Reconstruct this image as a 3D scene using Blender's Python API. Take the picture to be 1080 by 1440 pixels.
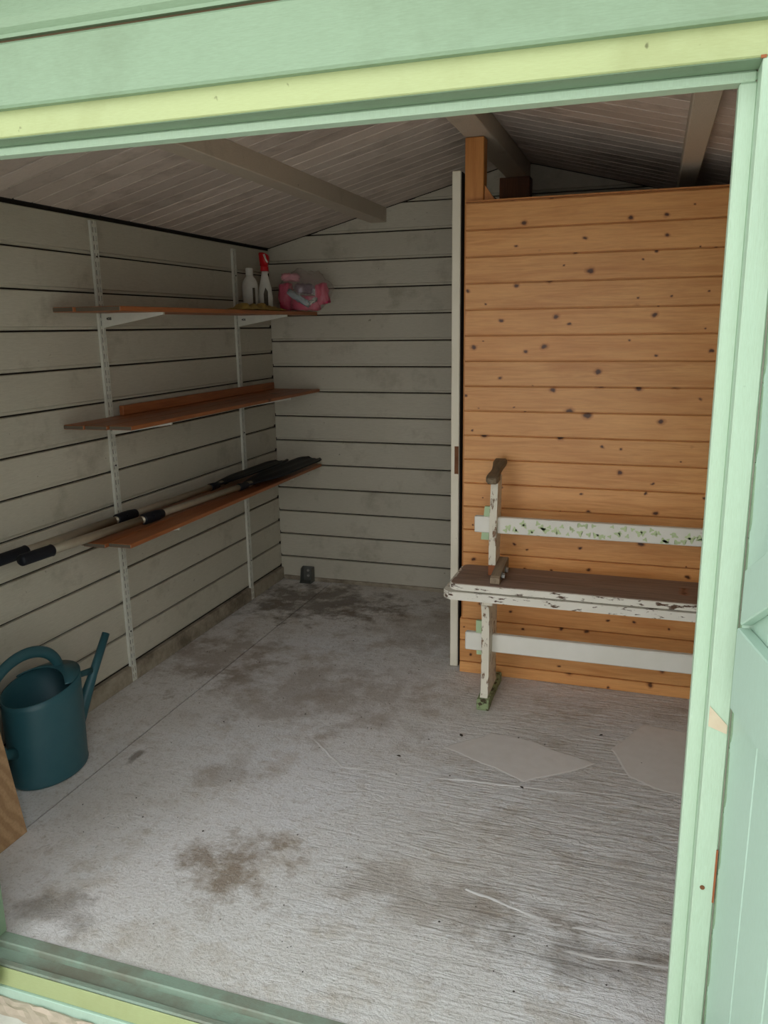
import bpy, bmesh, math, random
from mathutils import Vector, Matrix, noise
random.seed(7)
S = bpy.context.scene
C = S.collection
for o in list(bpy.data.objects):
    bpy.data.objects.remove(o)

# ------------------------------------------------------------------ camera
cam_d = bpy.data.cameras.new('camera')
cam = bpy.data.objects.new('camera', cam_d)
C.objects.link(cam)
S.camera = cam
yaw, pit, rol = math.radians(-18.410), math.radians(-13.070), math.radians(-0.829)
fw = Vector((math.sin(yaw)*math.cos(pit), math.cos(yaw)*math.cos(pit), math.sin(pit)))
r0 = Vector((math.cos(yaw), -math.sin(yaw), 0))
u0 = r0.cross(fw)
rt = math.cos(rol)*r0 + math.sin(rol)*u0
up = -math.sin(rol)*r0 + math.cos(rol)*u0
cam.matrix_world = Matrix(((rt.x, up.x, -fw.x, 0), (rt.y, up.y, -fw.y, 0), (rt.z, up.z, -fw.z, 1.5), (0, 0, 0, 1)))
cam_d.sensor_fit = 'HORIZONTAL'
cam_d.sensor_width = 36
cam_d.lens = 1124/1080*36
cam_d.clip_start = 0.02

# ------------------------------------------------------------------ sky (bright overcast day) and exposure
W = bpy.data.worlds.new('overcast_sky')
S.world = W
W.use_nodes = True
wn, wl = W.node_tree.nodes, W.node_tree.links
bg = wn['Background']
tc = wn.new('ShaderNodeTexCoord')
sx = wn.new('ShaderNodeSeparateXYZ')
wl.new(tc.outputs['Generated'], sx.inputs[0])
wr = wn.new('ShaderNodeValToRGB')
wr.color_ramp.elements[0].position = 0.0
wr.color_ramp.elements[0].color = (1.0, 0.99, 0.97, 1)
wr.color_ramp.elements[1].position = 1.0
wr.color_ramp.elements[1].color = (0.90, 0.95, 1.0, 1)
wl.new(sx.outputs['Z'], wr.inputs[0])
wl.new(wr.outputs[0], bg.inputs['Color'])
bg.inputs['Strength'].default_value = 1.0
vs = S.view_settings
vs.view_transform = 'Standard'
vs.look = 'None'
vs.gamma = 1.0
vs.use_curve_mapping = False
vs.exposure = 1.3
S.cycles.max_bounces = 10
S.cycles.diffuse_bounces = 7

# ------------------------------------------------------------------ material helpers
def srgb(r, g, b):
    f = lambda c: ((c/255+0.055)/1.055)**2.4 if c/255 > 0.04045 else c/255/12.92
    return (f(r), f(g), f(b), 1)

class NT:
    def __init__(s, name):
        s.m = bpy.data.materials.new(name)
        s.m.use_nodes = True
        s.n, s.l = s.m.node_tree.nodes, s.m.node_tree.links
        s.b = s.n['Principled BSDF']
        s.tc = s.n.new('ShaderNodeTexCoord')
        s.oi = s.n.new('ShaderNodeObjectInfo')
    def math(s, op, a, b=None, c=None, clamp=False):
        n = s.n.new('ShaderNodeMath'); n.operation = op; n.use_clamp = clamp
        for i, v in enumerate((a, b, c)):
            if v is None: continue
            if isinstance(v, (int, float)): n.inputs[i].default_value = v
            else: s.l.new(v, n.inputs[i])
        return n.outputs[0]
    def coords(s, scale=(1, 1, 1), rand=True):
        mp = s.n.new('ShaderNodeMapping')
        mp.inputs['Scale'].default_value = scale
        s.l.new(s.tc.outputs['Object'], mp.inputs['Vector'])
        if not rand: return mp.outputs[0]
        cx = s.n.new('ShaderNodeCombineXYZ')
        for i, k in enumerate((37.1, 91.7, 53.3)):
            s.l.new(s.math('MULTIPLY', s.oi.outputs['Random'], k), cx.inputs[i])
        va = s.n.new('ShaderNodeVectorMath'); va.operation = 'ADD'
        s.l.new(mp.outputs[0], va.inputs[0]); s.l.new(cx.outputs[0], va.inputs[1])
        return va.outputs[0]
    def noise(s, vec, scale, detail=4, rough=0.55, dist=0.0):
        n = s.n.new('ShaderNodeTexNoise')
        n.inputs['Scale'].default_value = scale; n.inputs['Detail'].default_value = detail
        n.inputs['Roughness'].default_value = rough; n.inputs['Distortion'].default_value = dist
        s.l.new(vec, n.inputs['Vector'])
        return n.outputs['Fac']
    def ramp(s, fac, stops):
        n = s.n.new('ShaderNodeValToRGB'); e = n.color_ramp.elements
        while len(e) < len(stops): e.new(0.5)
        for i, (p, c) in enumerate(stops):
            e[i].position = p
            e[i].color = c if not isinstance(c, (int, float)) else (c, c, c, 1)
        s.l.new(fac, n.inputs[0])
        return n.outputs[0]
    def mix(s, fac, a, b, mode='MIX'):
        n = s.n.new('ShaderNodeMix'); n.data_type = 'RGBA'; n.blend_type = mode
        for k, v in ((0, fac), (6, a), (7, b)):
            if isinstance(v, (int, float)): n.inputs[k].default_value = v
            elif isinstance(v, tuple): n.inputs[k].default_value = v
            else: s.l.new(v, n.inputs[k])
        return n.outputs[2]
    def val(s, col, amount):
        h = s.n.new('ShaderNodeHueSaturation')
        s.l.new(col, h.inputs['Color'])
        s.l.new(s.math('MULTIPLY_ADD', s.oi.outputs['Random'], amount, 1-amount/2), h.inputs['Value'])
        return h.outputs[0]
    def bump(s, height, strength, dist=0.01, normal=None):
        n = s.n.new('ShaderNodeBump')
        n.inputs['Strength'].default_value = strength; n.inputs['Distance'].default_value = dist
        s.l.new(height, n.inputs['Height'])
        if normal is not None: s.l.new(normal, n.inputs['Normal'])
        return n.outputs[0]
    def done(s, col, rough, normal=None, spec=0.4, metal=0.0):
        if isinstance(col, tuple): s.b.inputs['Base Color'].default_value = col
        else: s.l.new(col, s.b.inputs['Base Color'])
        if isinstance(rough, (int, float)): s.b.inputs['Roughness'].default_value = rough
        else: s.l.new(rough, s.b.inputs['Roughness'])
        s.b.inputs['Specular IOR Level'].default_value = spec
        s.b.inputs['Metallic'].default_value = metal
        if normal is not None: s.l.new(normal, s.b.inputs['Normal'])
        return s.m

def paint(name, a, b, dirt, grain=(1, 1, 1), dirt_lo=0.6, dirt_hi=0.75, dirt_f=0.6, speck=0.7, rough=0.55, var=0.08, bstr=0.25, gscale=30):
    """old paint on wood: two tones, blotchy grime, dark specks, faint grain relief"""
    t = NT(name)
    v = t.coords(); vg = t.coords(grain)
    col = t.mix(t.noise(v, 2.3, 5), a, b)
    g = t.noise(vg, gscale, 5, 0.6)
    col = t.mix(t.ramp(g, [(0.35, 0.0), (0.75, 0.28)]), col, dirt)
    col = t.mix(t.math('MULTIPLY', t.ramp(t.noise(v, 5, 6, 0.65), [(dirt_lo, 0.0), (dirt_hi, 1.0)]), dirt_f), col, dirt)
    col = t.mix(t.math('MULTIPLY', t.ramp(t.noise(v, 46, 2), [(0.74, 0.0), (0.8, 1.0)]), speck), col, (dirt[0]*0.35, dirt[1]*0.35, dirt[2]*0.3, 1))
    col = t.val(col, var)
    return t.done(col, rough, t.bump(g, bstr, 0.004), 0.35)

def pine(name, lo, hi, axis='x', knots=True, var=0.1, rough=0.42, kscale=9.5):
    """varnished softwood boards, grain along one axis, knots scattered over the face"""
    t = NT(name)
    st = {'x': (0.9, 14, 14), 'y': (14, 0.9, 14), 'z': (14, 14, 0.9)}[axis]
    vg = t.coords(st); v = t.coords()
    n1 = t.noise(vg, 3.0, 6, 0.6, 0.6)
    col = t.ramp(n1, [(0.3, lo), (0.55, hi), (0.75, lo)])
    fine = t.noise(vg, 14, 4, 0.7)
    col = t.mix(t.ramp(fine, [(0.4, 0.0), (0.8, 0.35)]), col, (lo[0]*0.55, lo[1]*0.5, lo[2]*0.45, 1))
    col = t.mix(t.ramp(t.noise(vg, 1.1, 3), [(0.5, 0.0), (0.75, 0.35)]), col, (min(1, hi[0]*1.2), min(1, hi[1]*1.25), min(1, hi[2]*1.35), 1))
    col = t.mix(t.ramp(t.noise(v, 2.5, 3), [(0.35, 0.0), (0.75, 0.4)]), col, (lo[0]*0.8, lo[1]*0.72, lo[2]*0.65, 1))
    if knots:
        vo = t.n.new('ShaderNodeTexVoronoi'); vo.voronoi_dimensions = '2D'; vo.inputs['Scale'].default_value = kscale
        warp = t.n.new('ShaderNodeVectorMath'); warp.operation = 'MULTIPLY_ADD'
        nn = t.n.new('ShaderNodeTexNoise'); nn.inputs['Scale'].default_value = 30
        t.l.new(v, nn.inputs['Vector']); t.l.new(nn.outputs['Color'], warp.inputs[0])
        warp.inputs[1].default_value = (0.02, 0.02, 0.02); t.l.new(v, warp.inputs[2])
        sw = t.n.new('ShaderNodeSeparateXYZ'); t.l.new(warp.outputs[0], sw.inputs[0])
        cw = t.n.new('ShaderNodeCombineXYZ')
        p, q = {'x': (0, 2), 'y': (1, 0), 'z': (0, 2)}[axis]
        t.l.new(t.math('MULTIPLY', sw.outputs[p], 0.75), cw.inputs[0]); t.l.new(sw.outputs[q], cw.inputs[1])
        t.l.new(cw.outputs[0], vo.inputs['Vector'])
        sp = t.n.new('ShaderNodeSeparateColor'); t.l.new(vo.outputs['Color'], sp.inputs[0])
        keep = t.ramp(sp.outputs[0], [(0.22, 0.0), (0.24, 1.0)])
        size = t.math('MULTIPLY_ADD', t.math('POWER', sp.outputs[1], 2.5), 0.15, 0.055)
        d = t.math('DIVIDE', vo.outputs['Distance'], size)
        halo = t.math('MULTIPLY', t.ramp(d, [(0.5, 1.0), (1.0, 0.0)]), keep)
        col = t.mix(t.math('MULTIPLY', halo, 0.6), col, srgb(150, 82, 34))
        core = t.math('MULTIPLY', t.ramp(d, [(0.32, 1.0), (0.62, 0.0)]), keep)
        col = t.mix(t.math('MULTIPLY', core, 0.9), col, srgb(58, 30, 16))
    col = t.val(col, var)
    return t.done(col, rough, t.bump(fine, 0.12, 0.003), 0.4)

def chipped(name, white, under, lo=0.56, hi=0.6, grain=(1, 1, 1), scale=9, rough=0.6):
    """flaking paint that bares the wood under it"""
    t = NT(name)
    v = t.coords(grain); vi = t.coords()
    m = t.ramp(t.noise(v, scale, 6, 0.7), [(lo, 0.0), (hi, 1.0)])
    wcol = t.mix(t.noise(vi, 6, 4), white, (white[0]*0.8, white[1]*0.8, white[2]*0.74, 1))
    col = t.mix(m, wcol, under)
    inv = t.math('SUBTRACT', 1.0, m)
    return t.done(col, rough, t.bump(inv, 0.6, 0.002), 0.3)

def plain(name, col, rough=0.5, metal=0.0, spec=0.4, scuff=None, bstr=0.1):
    t = NT(name)
    v = t.coords()
    n = t.noise(v, 25, 5)
    c = t.mix(t.ramp(n, [(0.35, 0.0), (0.8, 0.35)]), col, scuff or (col[0]*0.6, col[1]*0.6, col[2]*0.6, 1))
    return t.done(c, rough, t.bump(n, bstr, 0.002), spec, metal)

M = {}
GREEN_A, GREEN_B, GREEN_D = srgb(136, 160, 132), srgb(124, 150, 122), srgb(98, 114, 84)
M['green'] = paint('shaded_green_paint', GREEN_A, GREEN_B, GREEN_D, (2, 30, 30), 0.5, 0.78, 0.4, 0.85, 0.42, 0.02, 0.15)  # header green, darkened to paint in the shade under the overhang
M['green_jamb'] = paint('lit_green_paint', srgb(186, 208, 186), srgb(172, 198, 174), srgb(146, 164, 130), (30, 30, 2), 0.62, 0.8, 0.3, 0.4, 0.42, 0.02, 0.15)  # lighter copy of the header green, stronger light on the jamb painted in
M['green_door'] = paint('green_door_paint', srgb(180, 205, 190), srgb(168, 197, 180), srgb(146, 166, 142), (30, 30, 2), 0.64, 0.82, 0.25, 0.4, 0.4, 0.03, 0.15)
M['green_sill'] = paint('worn_sill_paint', srgb(142, 166, 148), srgb(132, 150, 134), srgb(118, 108, 94), (3, 25, 25), 0.42, 0.62, 0.7, 0.8, 0.5, 0.02, 0.25)
M['lime'] = paint('yellow_green_paint', srgb(170, 182, 128), srgb(164, 176, 130), srgb(140, 144, 92), (2, 30, 30), 0.52, 0.75, 0.4, 0.8, 0.45, 0.02, 0.15)
M['sill_lime'] = M['lime']
WA, WB, WD = srgb(204, 199, 184), srgb(186, 182, 165), srgb(128, 120, 100)
M['wall_y'] = paint('old_white_wall_paint_side', WA, WB, WD, (20, 1, 20), 0.56, 0.74, 0.5, 0.65, 0.5, 0.1, 0.3)
M['wall_x'] = paint('old_white_wall_paint_back', WA, WB, WD, (1, 20, 20), 0.56, 0.74, 0.5, 0.65, 0.5, 0.1, 0.3)
M['ceil'] = paint('thin_white_ceiling_wash', srgb(226, 212, 202), srgb(196, 182, 170), srgb(132, 118, 106), (1.5, 22, 22), 0.5, 0.7, 0.55, 0.4, 0.6, 0.2, 0.35)
M['beam'] = paint('white_beam_paint', srgb(208, 196, 180), srgb(190, 178, 160), srgb(140, 128, 110), (22, 1.5, 22), 0.58, 0.76, 0.4, 0.6, 0.55, 0.04, 0.25)
M['gap'] = plain('dark_joint_wood', srgb(42, 36, 29), 0.9)
M['felt'] = plain('roof_felt', srgb(60, 60, 58), 0.95)
M['pine'] = pine('varnished_pine', srgb(206, 142, 80), srgb(228, 170, 106))
M['post'] = pine('pine_post', srgb(176, 112, 56), srgb(196, 134, 72), 'z', False)
M['brown_post'] = pine('dark_pine_post', srgb(100, 58, 34), srgb(122, 74, 44), 'z', False)
M['shelf'] = pine('shelf_wood', srgb(140, 82, 48), srgb(168, 104, 62), 'y', True, 0.25, 0.4, 5)
M['shelf_end'] = plain('dirty_shelf_end', srgb(98, 88, 74), 0.8)
M['plank'] = pine('leaning_plank_wood', srgb(150, 112, 76), srgb(196, 158, 112), 'y', True, 0.02, 0.55, 3)
def figured(name, lo, hi):
    t = NT(name)
    w = t.n.new('ShaderNodeTexWave'); w.wave_type = 'BANDS'; w.bands_direction = 'DIAGONAL'
    w.inputs['Scale'].default_value = 9; w.inputs['Distortion'].default_value = 7; w.inputs['Detail'].default_value = 3; w.inputs['Detail Scale'].default_value = 0.7
    t.l.new(t.coords((1, 1.6, 1)), w.inputs['Vector'])
    col = t.mix(t.ramp(w.outputs['Fac'], [(0.2, 0.0), (0.8, 1.0)]), lo, hi)
    n = t.noise(t.coords((4, 20, 20)), 6, 5, 0.7)
    col = t.mix(t.ramp(n, [(0.4, 0.0), (0.75, 0.5)]), col, (lo[0]*0.6, lo[1]*0.6, lo[2]*0.55, 1))
    return t.done(col, 0.55, t.bump(n, 0.15, 0.003), 0.35)
M['plank'] = figured('wavy_grained_plank', srgb(158, 124, 90), srgb(178, 144, 108))
M['bench_white'] = chipped('flaking_white_paint', srgb(236, 232, 222), srgb(92, 70, 54), 0.57, 0.6, (3, 10, 10), 5)
M['bench_rail'] = chipped('white_rail_paint', srgb(236, 234, 226), srgb(92, 70, 54), 0.68, 0.70, (3, 10, 10), 5)
M['bench_leg'] = chipped('worn_cream_leg_paint', srgb(230, 224, 208), srgb(128, 100, 76), 0.57, 0.61, (10, 10, 3), 5)
M['seat_wood'] = pine('weathered_seat_wood', srgb(122, 102, 90), srgb(154, 132, 118), 'x', True, 0.05, 0.6, 4)
M['bench_bare'] = pine('bare_greyed_wood', srgb(120, 104, 84), srgb(152, 134, 110), 'y', False, 0.05, 0.7)
M['arm'] = pine('weathered_arm_wood', srgb(98, 86, 68), srgb(130, 114, 90), 'y', False, 0.05, 0.7)
M['bench_green'] = chipped('pale_green_wedge_paint', srgb(182, 206, 168), srgb(110, 92, 68), 0.62, 0.65, (4, 4, 4), 6)
M['foot_green'] = chipped('mossy_green_foot_paint', srgb(148, 164, 122), srgb(74, 66, 46), 0.52, 0.58, (6, 6, 6), 6)
M['leafprint'] = plain('ivy_green_paint', srgb(196, 212, 164), 0.6)
M['rustwood'] = plain('bare_orange_wood', srgb(150, 88, 50), 0.7)
M['door_white'] = chipped('internal_door_white', srgb(236, 231, 214), srgb(120, 100, 80), 0.68, 0.71, (10, 10, 2), 5)
M['door_gap_shade'] = plain('painted_gap_shade', srgb(60, 54, 46), 0.8)  # shade of the gap beside the door, put into the colour
M['rust'] = plain('rusty_latch', srgb(122, 82, 54), 0.8, 0.2, 0.3, srgb(70, 42, 28))
M['white_metal'] = plain('white_enamel_metal', srgb(214, 214, 202), 0.4, 0.0, 0.5)
M['ink'] = plain('dark_ink', srgb(40, 38, 34), 0.7)
M['steel'] = plain('galvanised_steel', srgb(120, 122, 118), 0.45, 0.7, 0.5, srgb(80, 74, 66))
M['bolt'] = plain('zinc_bolt', srgb(190, 190, 186), 0.3, 0.8)
M['teal'] = plain('teal_plastic', srgb(42, 84, 92), 0.42, 0.0, 0.45, srgb(58, 96, 102), 0.03)
M['alu'] = plain('dull_aluminium_tube', srgb(176, 166, 146), 0.42, 0.55, 0.5, srgb(132, 122, 104))
M['navy'] = plain('navy_black_plastic', srgb(15, 18, 26), 0.55, 0.0, 0.35)
M['white_plastic'] = plain('white_plastic', srgb(212, 210, 200), 0.45)
M['red_plastic'] = plain('red_plastic', srgb(196, 26, 32), 0.35)
M['label_dark'] = plain('dark_label', srgb(70, 62, 48), 0.6, scuff=srgb(150, 140, 120))
M['yellow_cloth'] = plain('ochre_cloth', srgb(150, 124, 62), 0.9, scuff=srgb(112, 90, 42))
M['pink'] = plain('pink_packaging', srgb(206, 52, 96), 0.4, scuff=srgb(232, 130, 160))
M['pink_pale'] = plain('pale_pink_tissue', srgb(222, 158, 166), 0.7)
M['blue_grey'] = plain('pale_blue_packet', srgb(168, 186, 192), 0.4, scuff=srgb(62, 72, 84))
M['purple'] = plain('dull_purple_packet', srgb(104, 80, 98), 0.5)
M['curb'] = paint('dirty_curb_concrete', srgb(178, 168, 150), srgb(152, 142, 124), srgb(92, 80, 64), (1, 1, 1), 0.46, 0.64, 0.75, 0.8, 0.85, 0.02, 0.4)
M['soil'] = plain('dark_crumbs', srgb(58, 52, 44), 0.9)

def clear_film():
    t = NT('clear_plastic_film')
    n, l = t.n, t.l
    tr = n.new('ShaderNodeBsdfTransparent')
    gl = n.new('ShaderNodeBsdfGlossy'); gl.inputs['Roughness'].default_value = 0.15
    df = n.new('ShaderNodeBsdfDiffuse'); df.inputs['Color'].default_value = srgb(230, 214, 212)
    m0 = n.new('ShaderNodeMixShader'); m0.inputs[0].default_value = 0.55
    l.new(df.outputs[0], m0.inputs[1]); l.new(gl.outputs[0], m0.inputs[2])
    m1 = n.new('ShaderNodeMixShader'); m1.inputs[0].default_value = 0.22
    l.new(tr.outputs[0], m1.inputs[1]); l.new(m0.outputs[0], m1.inputs[2])
    nz = t.noise(t.coords(), 28, 3)
    l.new(t.bump(nz, 0.6, 0.01), gl.inputs['Normal'])
    l.new(m1.outputs[0], n['Material Output'].inputs['Surface'])
    return t.m
M['film'] = clear_film()

def floor_mat(name, ripples=True):
    t = NT(name)
    v = t.coords(rand=False)
    big = t.noise(v, 1.1, 5, 0.6)
    col = t.ramp(big, [(0.3, srgb(208, 202, 194)), (0.50, srgb(228, 226, 224)), (0.70, srgb(236, 237, 240))])
    mid = t.noise(v, 4.5, 8, 0.7)
    col = t.mix(t.ramp(mid, [(0.52, 0.0), (0.68, 0.55)]), col, srgb(172, 156, 134))
    # stains with a shape of their own
    sp = t.n.new('ShaderNodeSeparateXYZ'); t.l.new(v, sp.inputs[0])
    edge = t.noise(v, 7, 7, 0.7)
    for (x, y, rx, ry, f, c) in STAINS:
        dx = t.math('DIVIDE', t.math('SUBTRACT', sp.outputs[0], x), rx)
        dy = t.math('DIVIDE', t.math('SUBTRACT', sp.outputs[1], y), ry)
        d = t.math('SQRT', t.math('ADD', t.math('MULTIPLY', dx, dx), t.math('MULTIPLY', dy, dy)))
        d = t.math('ADD', d, t.math('MULTIPLY_ADD', edge, 4.4, -2.2))
        col = t.mix(t.math('MULTIPLY', t.ramp(d, [(0.25, 1.0), (1.0, 0.0)]), f), col, c)
    gr = t.noise(v, 120, 4, 0.7)
    col = t.mix(t.ramp(gr, [(0.54, 0.0), (0.7, 0.5)]), col, srgb(142, 134, 122))
    col = t.mix(t.ramp(gr, [(0.25, 0.35), (0.42, 0.0)]), col, srgb(240, 240, 240))
    # tamped ripples run across the slab, strongest to the right of the doorway
    vr = t.coords((1.7, 11, 1), False)
    rip = t.noise(vr, 4.0, 5, 0.6, 1.2)
    mask = t.ramp(t.math('ADD', t.math('MULTIPLY', sp.outputs[0], 0.75), t.math('MULTIPLY_ADD', t.noise(v, 1.6, 3), 0.9, 0.45)), [(0.25, 0.08), (0.75, 1.0)])
    mask = t.math('MULTIPLY', mask, t.ramp(t.math('MULTIPLY_ADD', t.noise(v, 2.2, 3), 0.8, t.math('MULTIPLY_ADD', sp.outputs[1], 1.0, -1.75)), [(0.25, 0.3), (0.7, 1.0)]))
    coarse = t.noise(v, 32, 6, 0.75)
    col = t.mix(t.ramp(coarse, [(0.52, 0.0), (0.7, 0.45)]), col, srgb(158, 142, 122))
    hgt = t.math('MULTIPLY', rip, mask)
    nb = t.bump(hgt, 0.85, 0.032)
    nb = t.bump(coarse, 0.45, 0.012, nb)
    nb = t.bump(gr, 0.6, 0.006, nb)
    nb = t.bump(mid, 0.5, 0.016, nb)
    return t.done(col, t.ramp(mid, [(0.4, 0.38), (0.65, 0.7)]), nb, 0.45)
BR, DK = srgb(128, 106, 78), srgb(98, 86, 72)
STAINS = [(-1.05, 1.76, 0.17, 0.16, 0.75, BR), (-0.48, 1.80, 0.45, 0.14, 0.4, BR), (-1.25, 2.85, 0.6, 0.35, 0.4, BR),
          (-1.85, 3.1, 0.3, 0.4, 0.55, BR), (-1.75, 3.95, 0.6, 0.35, 0.8, DK), (-0.1, 1.72, 0.25, 0.1, 0.45, DK),
          (-1.40, 1.46, 0.14, 0.08, 0.5, DK), (-1.69, 2.2, 0.02, 0.06, 0.7, DK), (-0.9, 3.7, 0.6, 0.4, 0.35, BR),
          (-1.3, 2.2, 0.18, 0.12, 0.35, BR)]
M['floor'] = floor_mat('worn_concrete')
M['patch'] = plain('smooth_cement_patch', srgb(214, 210, 206), 0.5, bstr=0.3, scuff=srgb(188, 182, 174))
M['ground'] = plain('pale_outdoor_concrete', srgb(224, 219, 210), 0.9, scuff=srgb(150, 140, 126), bstr=0.4)

# ------------------------------------------------------------------ mesh helpers
def tag(o, label=None, cat=None, group=None, kind=None):
    if label: o['label'] = label
    if cat: o['category'] = cat
    if group: o['group'] = group
    if kind: o['kind'] = kind
    return o
def obj(name, bm, mat, parent=None, smooth=False):
    """link a bmesh given in world coordinates; under a parent it is shifted to the parent's frame"""
    bmesh.ops.recalc_face_normals(bm, faces=bm.faces)
    if parent is not None:
        q = parent
        off = Vector((0, 0, 0))
        while q is not None:
            off += q.location; q = q.parent
        bmesh.ops.translate(bm, verts=bm.verts, vec=-off)
    me = bpy.data.meshes.new(name)
    bm.to_mesh(me); bm.free()
    me.materials.append(M[mat])
    if smooth:
        for p in me.polygons: p.use_smooth = True
    o = bpy.data.objects.new(name, me)
    C.objects.link(o)
    if parent is not None: o.parent = parent
    return o
def inst(src, loc, parent=None, name=None):
    o = src.copy(); C.objects.link(o)
    if name: o.name = name
    o.location = loc
    o.parent = parent if parent is not None else src.parent
    return o
def thing(name, label, cat, loc, group=None):
    o = bpy.data.objects.new(name, None); C.objects.link(o)
    o.location = loc; o.empty_display_size = 0.05
    return tag(o, label, cat, group)
def struct(name, label, bm=None, mat=None):
    if bm is None:
        o = bpy.data.objects.new(name, None); C.objects.link(o)
    else:
        o = obj(name, bm, mat)
    return tag(o, label, kind='structure')
def new(): return bmesh.new()
def box(bm, lo, hi, bev=0.0, mtx=None):
    vs_ = [bm.verts.new((x, y, z)) for x in (lo[0], hi[0]) for y in (lo[1], hi[1]) for z in (lo[2], hi[2])]
    fs = [bm.faces.new([vs_[i] for i in q]) for q in ((0, 1, 3, 2), (4, 6, 7, 5), (0, 4, 5, 1), (2, 3, 7, 6), (0, 2, 6, 4), (1, 5, 7, 3))]
    bmesh.ops.recalc_face_normals(bm, faces=fs)
    geom = list(vs_)
    if bev > 0:
        es = list({e for f in fs for e in f.edges})
        r = bmesh.ops.bevel(bm, geom=es, offset=bev, segments=1, affect='EDGES', profile=0.5)
        geom = list({v for f in r['faces'] for v in f.verts} | {v for v in vs_ if v.is_valid})
    if mtx is not None: bmesh.ops.transform(bm, matrix=mtx, verts=geom)
    return bm
def bbox(lo, hi, bev=0.0, mtx=None): return box(new(), lo, hi, bev, mtx)
def prism(bm, pts, vec):
    """closed polygon (list of 3D points) swept by vec"""
    a = [bm.verts.new(p) for p in pts]
    b = [bm.verts.new(Vector(p)+Vector(vec)) for p in pts]
    n = len(pts)
    bm.faces.new(a); bm.faces.new(b[::-1])
    for i in range(n): bm.faces.new((a[i], b[i], b[(i+1) % n], a[(i+1) % n]))
    return bm
def tube(bm, path, rad, n=10, cap=True, flat=1.0, updir=None):
    """round (or flattened) tube along points; rad may be a list"""
    P = [Vector(p) for p in path]; m = len(P)
    R = rad if isinstance(rad, (list, tuple)) else [rad]*m
    rings = []; ref = Vector(updir) if updir else None
    for i in range(m):
        d = (P[min(i+1, m-1)]-P[max(i-1, 0)]).normalized()
        a0 = ref if ref is not None else (Vector((0, 0, 1)) if abs(d.z) < 0.9 else Vector((1, 0, 0)))
        a = (a0-d*a0.dot(d)).normalized(); b = d.cross(a)
        if ref is None: ref = a
        rings.append([bm.verts.new(P[i]+(a*math.cos(2*math.pi*k/n)*flat+b*math.sin(2*math.pi*k/n))*R[i]) for k in range(n)])
    for i in range(m-1):
        for k in range(n):
            bm.faces.new((rings[i][k], rings[i][(k+1) % n], rings[i+1][(k+1) % n], rings[i+1][k]))
    if cap:
        bm.faces.new(rings[0][::-1]); bm.faces.new(rings[-1])
    return bm
def lathe(bm, prof, c, n=20, sx_=1.0, sy_=1.0, cap=True):
    rings = [[bm.verts.new((c[0]+r*sx_*math.cos(2*math.pi*k/n), c[1]+r*sy_*math.sin(2*math.pi*k/n), c[2]+z)) for k in range(n)] for r, z in prof]
    for i in range(len(rings)-1):
        for k in range(n):
            bm.faces.new((rings[i][k], rings[i][(k+1) % n], rings[i+1][(k+1) % n], rings[i+1][k]))
    if cap:
        bm.faces.new(rings[0][::-1]); bm.faces.new(rings[-1])
    return bm

# ------------------------------------------------------------------ key dimensions
XL, XR, YB, YF = -2.09, 0.73, 4.275, 1.36
YP, XP = 3.235, -0.721
ZE, SL = 1.935, 0.255
XM = (XL+XR)/2
TH = math.atan(SL)
def roof(x): return ZE+SL*(x-XL) if x < XM else ZE+SL*(XR-x)
PIT = 0.1425

# ------------------------------------------------------------------ ground and floor
gb = bbox((-9, -7, -0.25), (8, 1.29, -0.09))
ground = struct('ground', 'pale concrete ground outside the shed door', gb, 'ground')
fl = struct('floor', 'worn grey concrete shed floor with ripples and brown stains', bbox((-1.757, 1.345, -0.09), (XR, YB, 0.0)), 'floor')
obj('floor_strip', bbox((XL, 1.345, -0.09), (-1.765, YB, -0.002)), 'floor', fl)
obj('joint_fill', bbox((-1.7649, 1.346, -0.03), (-1.7571, YB, -0.006)), 'soil', fl)  # dark strip set into the floor joint
def ridge(pts, w, hgt, name, mat='patch'):
    bm = new()
    rows = []
    for i in range(len(pts)-1):
        a, b = Vector((*pts[i], 0)), Vector((*pts[i+1], 0))
        k = max(2, int((b-a).length/0.02))
        for j in range(k if i < len(pts)-2 else k+1):
            p = a.lerp(b, j/k)
            d = (b-a).normalized(); nrm = Vector((-d.y, d.x, 0))
            p = p+nrm*(noise.noise(p*9)*0.007+noise.noise(p*31)*0.004)
            ww = w*(0.6+0.8*abs(noise.noise(p*23)))
            hh = hgt*max(-0.15, 0.35+1.6*noise.noise(p*6)+0.8*noise.noise(p*27))
            rows.append([bm.verts.new(p-nrm*ww), bm.verts.new(p+Vector((0, 0, hh))), bm.verts.new(p+nrm*ww)])
    for r_, q in zip(rows, rows[1:]):
        for i in range(2): bm.faces.new((r_[i], r_[i+1], q[i+1], q[i]))
    return obj(name, bm, mat, fl, True)
M['ridge'] = plain('pale_cement_ridge', srgb(222, 220, 218), 0.7, scuff=srgb(180, 174, 166))
ridge([(-1.126, 2.501), (-0.95, 2.345), (-0.748, 2.361), (-0.328, 2.406), (-0.087, 2.419), (0.173, 2.405), (0.6, 2.41)], 0.006, 0.0036, 'cement_ridge', 'ridge')
ridge([(-0.40, 1.86), (-0.154, 1.80), (0.13, 1.832), (0.5, 1.85)], 0.006, 0.004, 'cement_ridge', 'ridge')
ridge([(-0.25, 1.72), (-0.042, 1.716), (0.2, 1.75)], 0.005, 0.003, 'cement_ridge', 'ridge')
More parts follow.
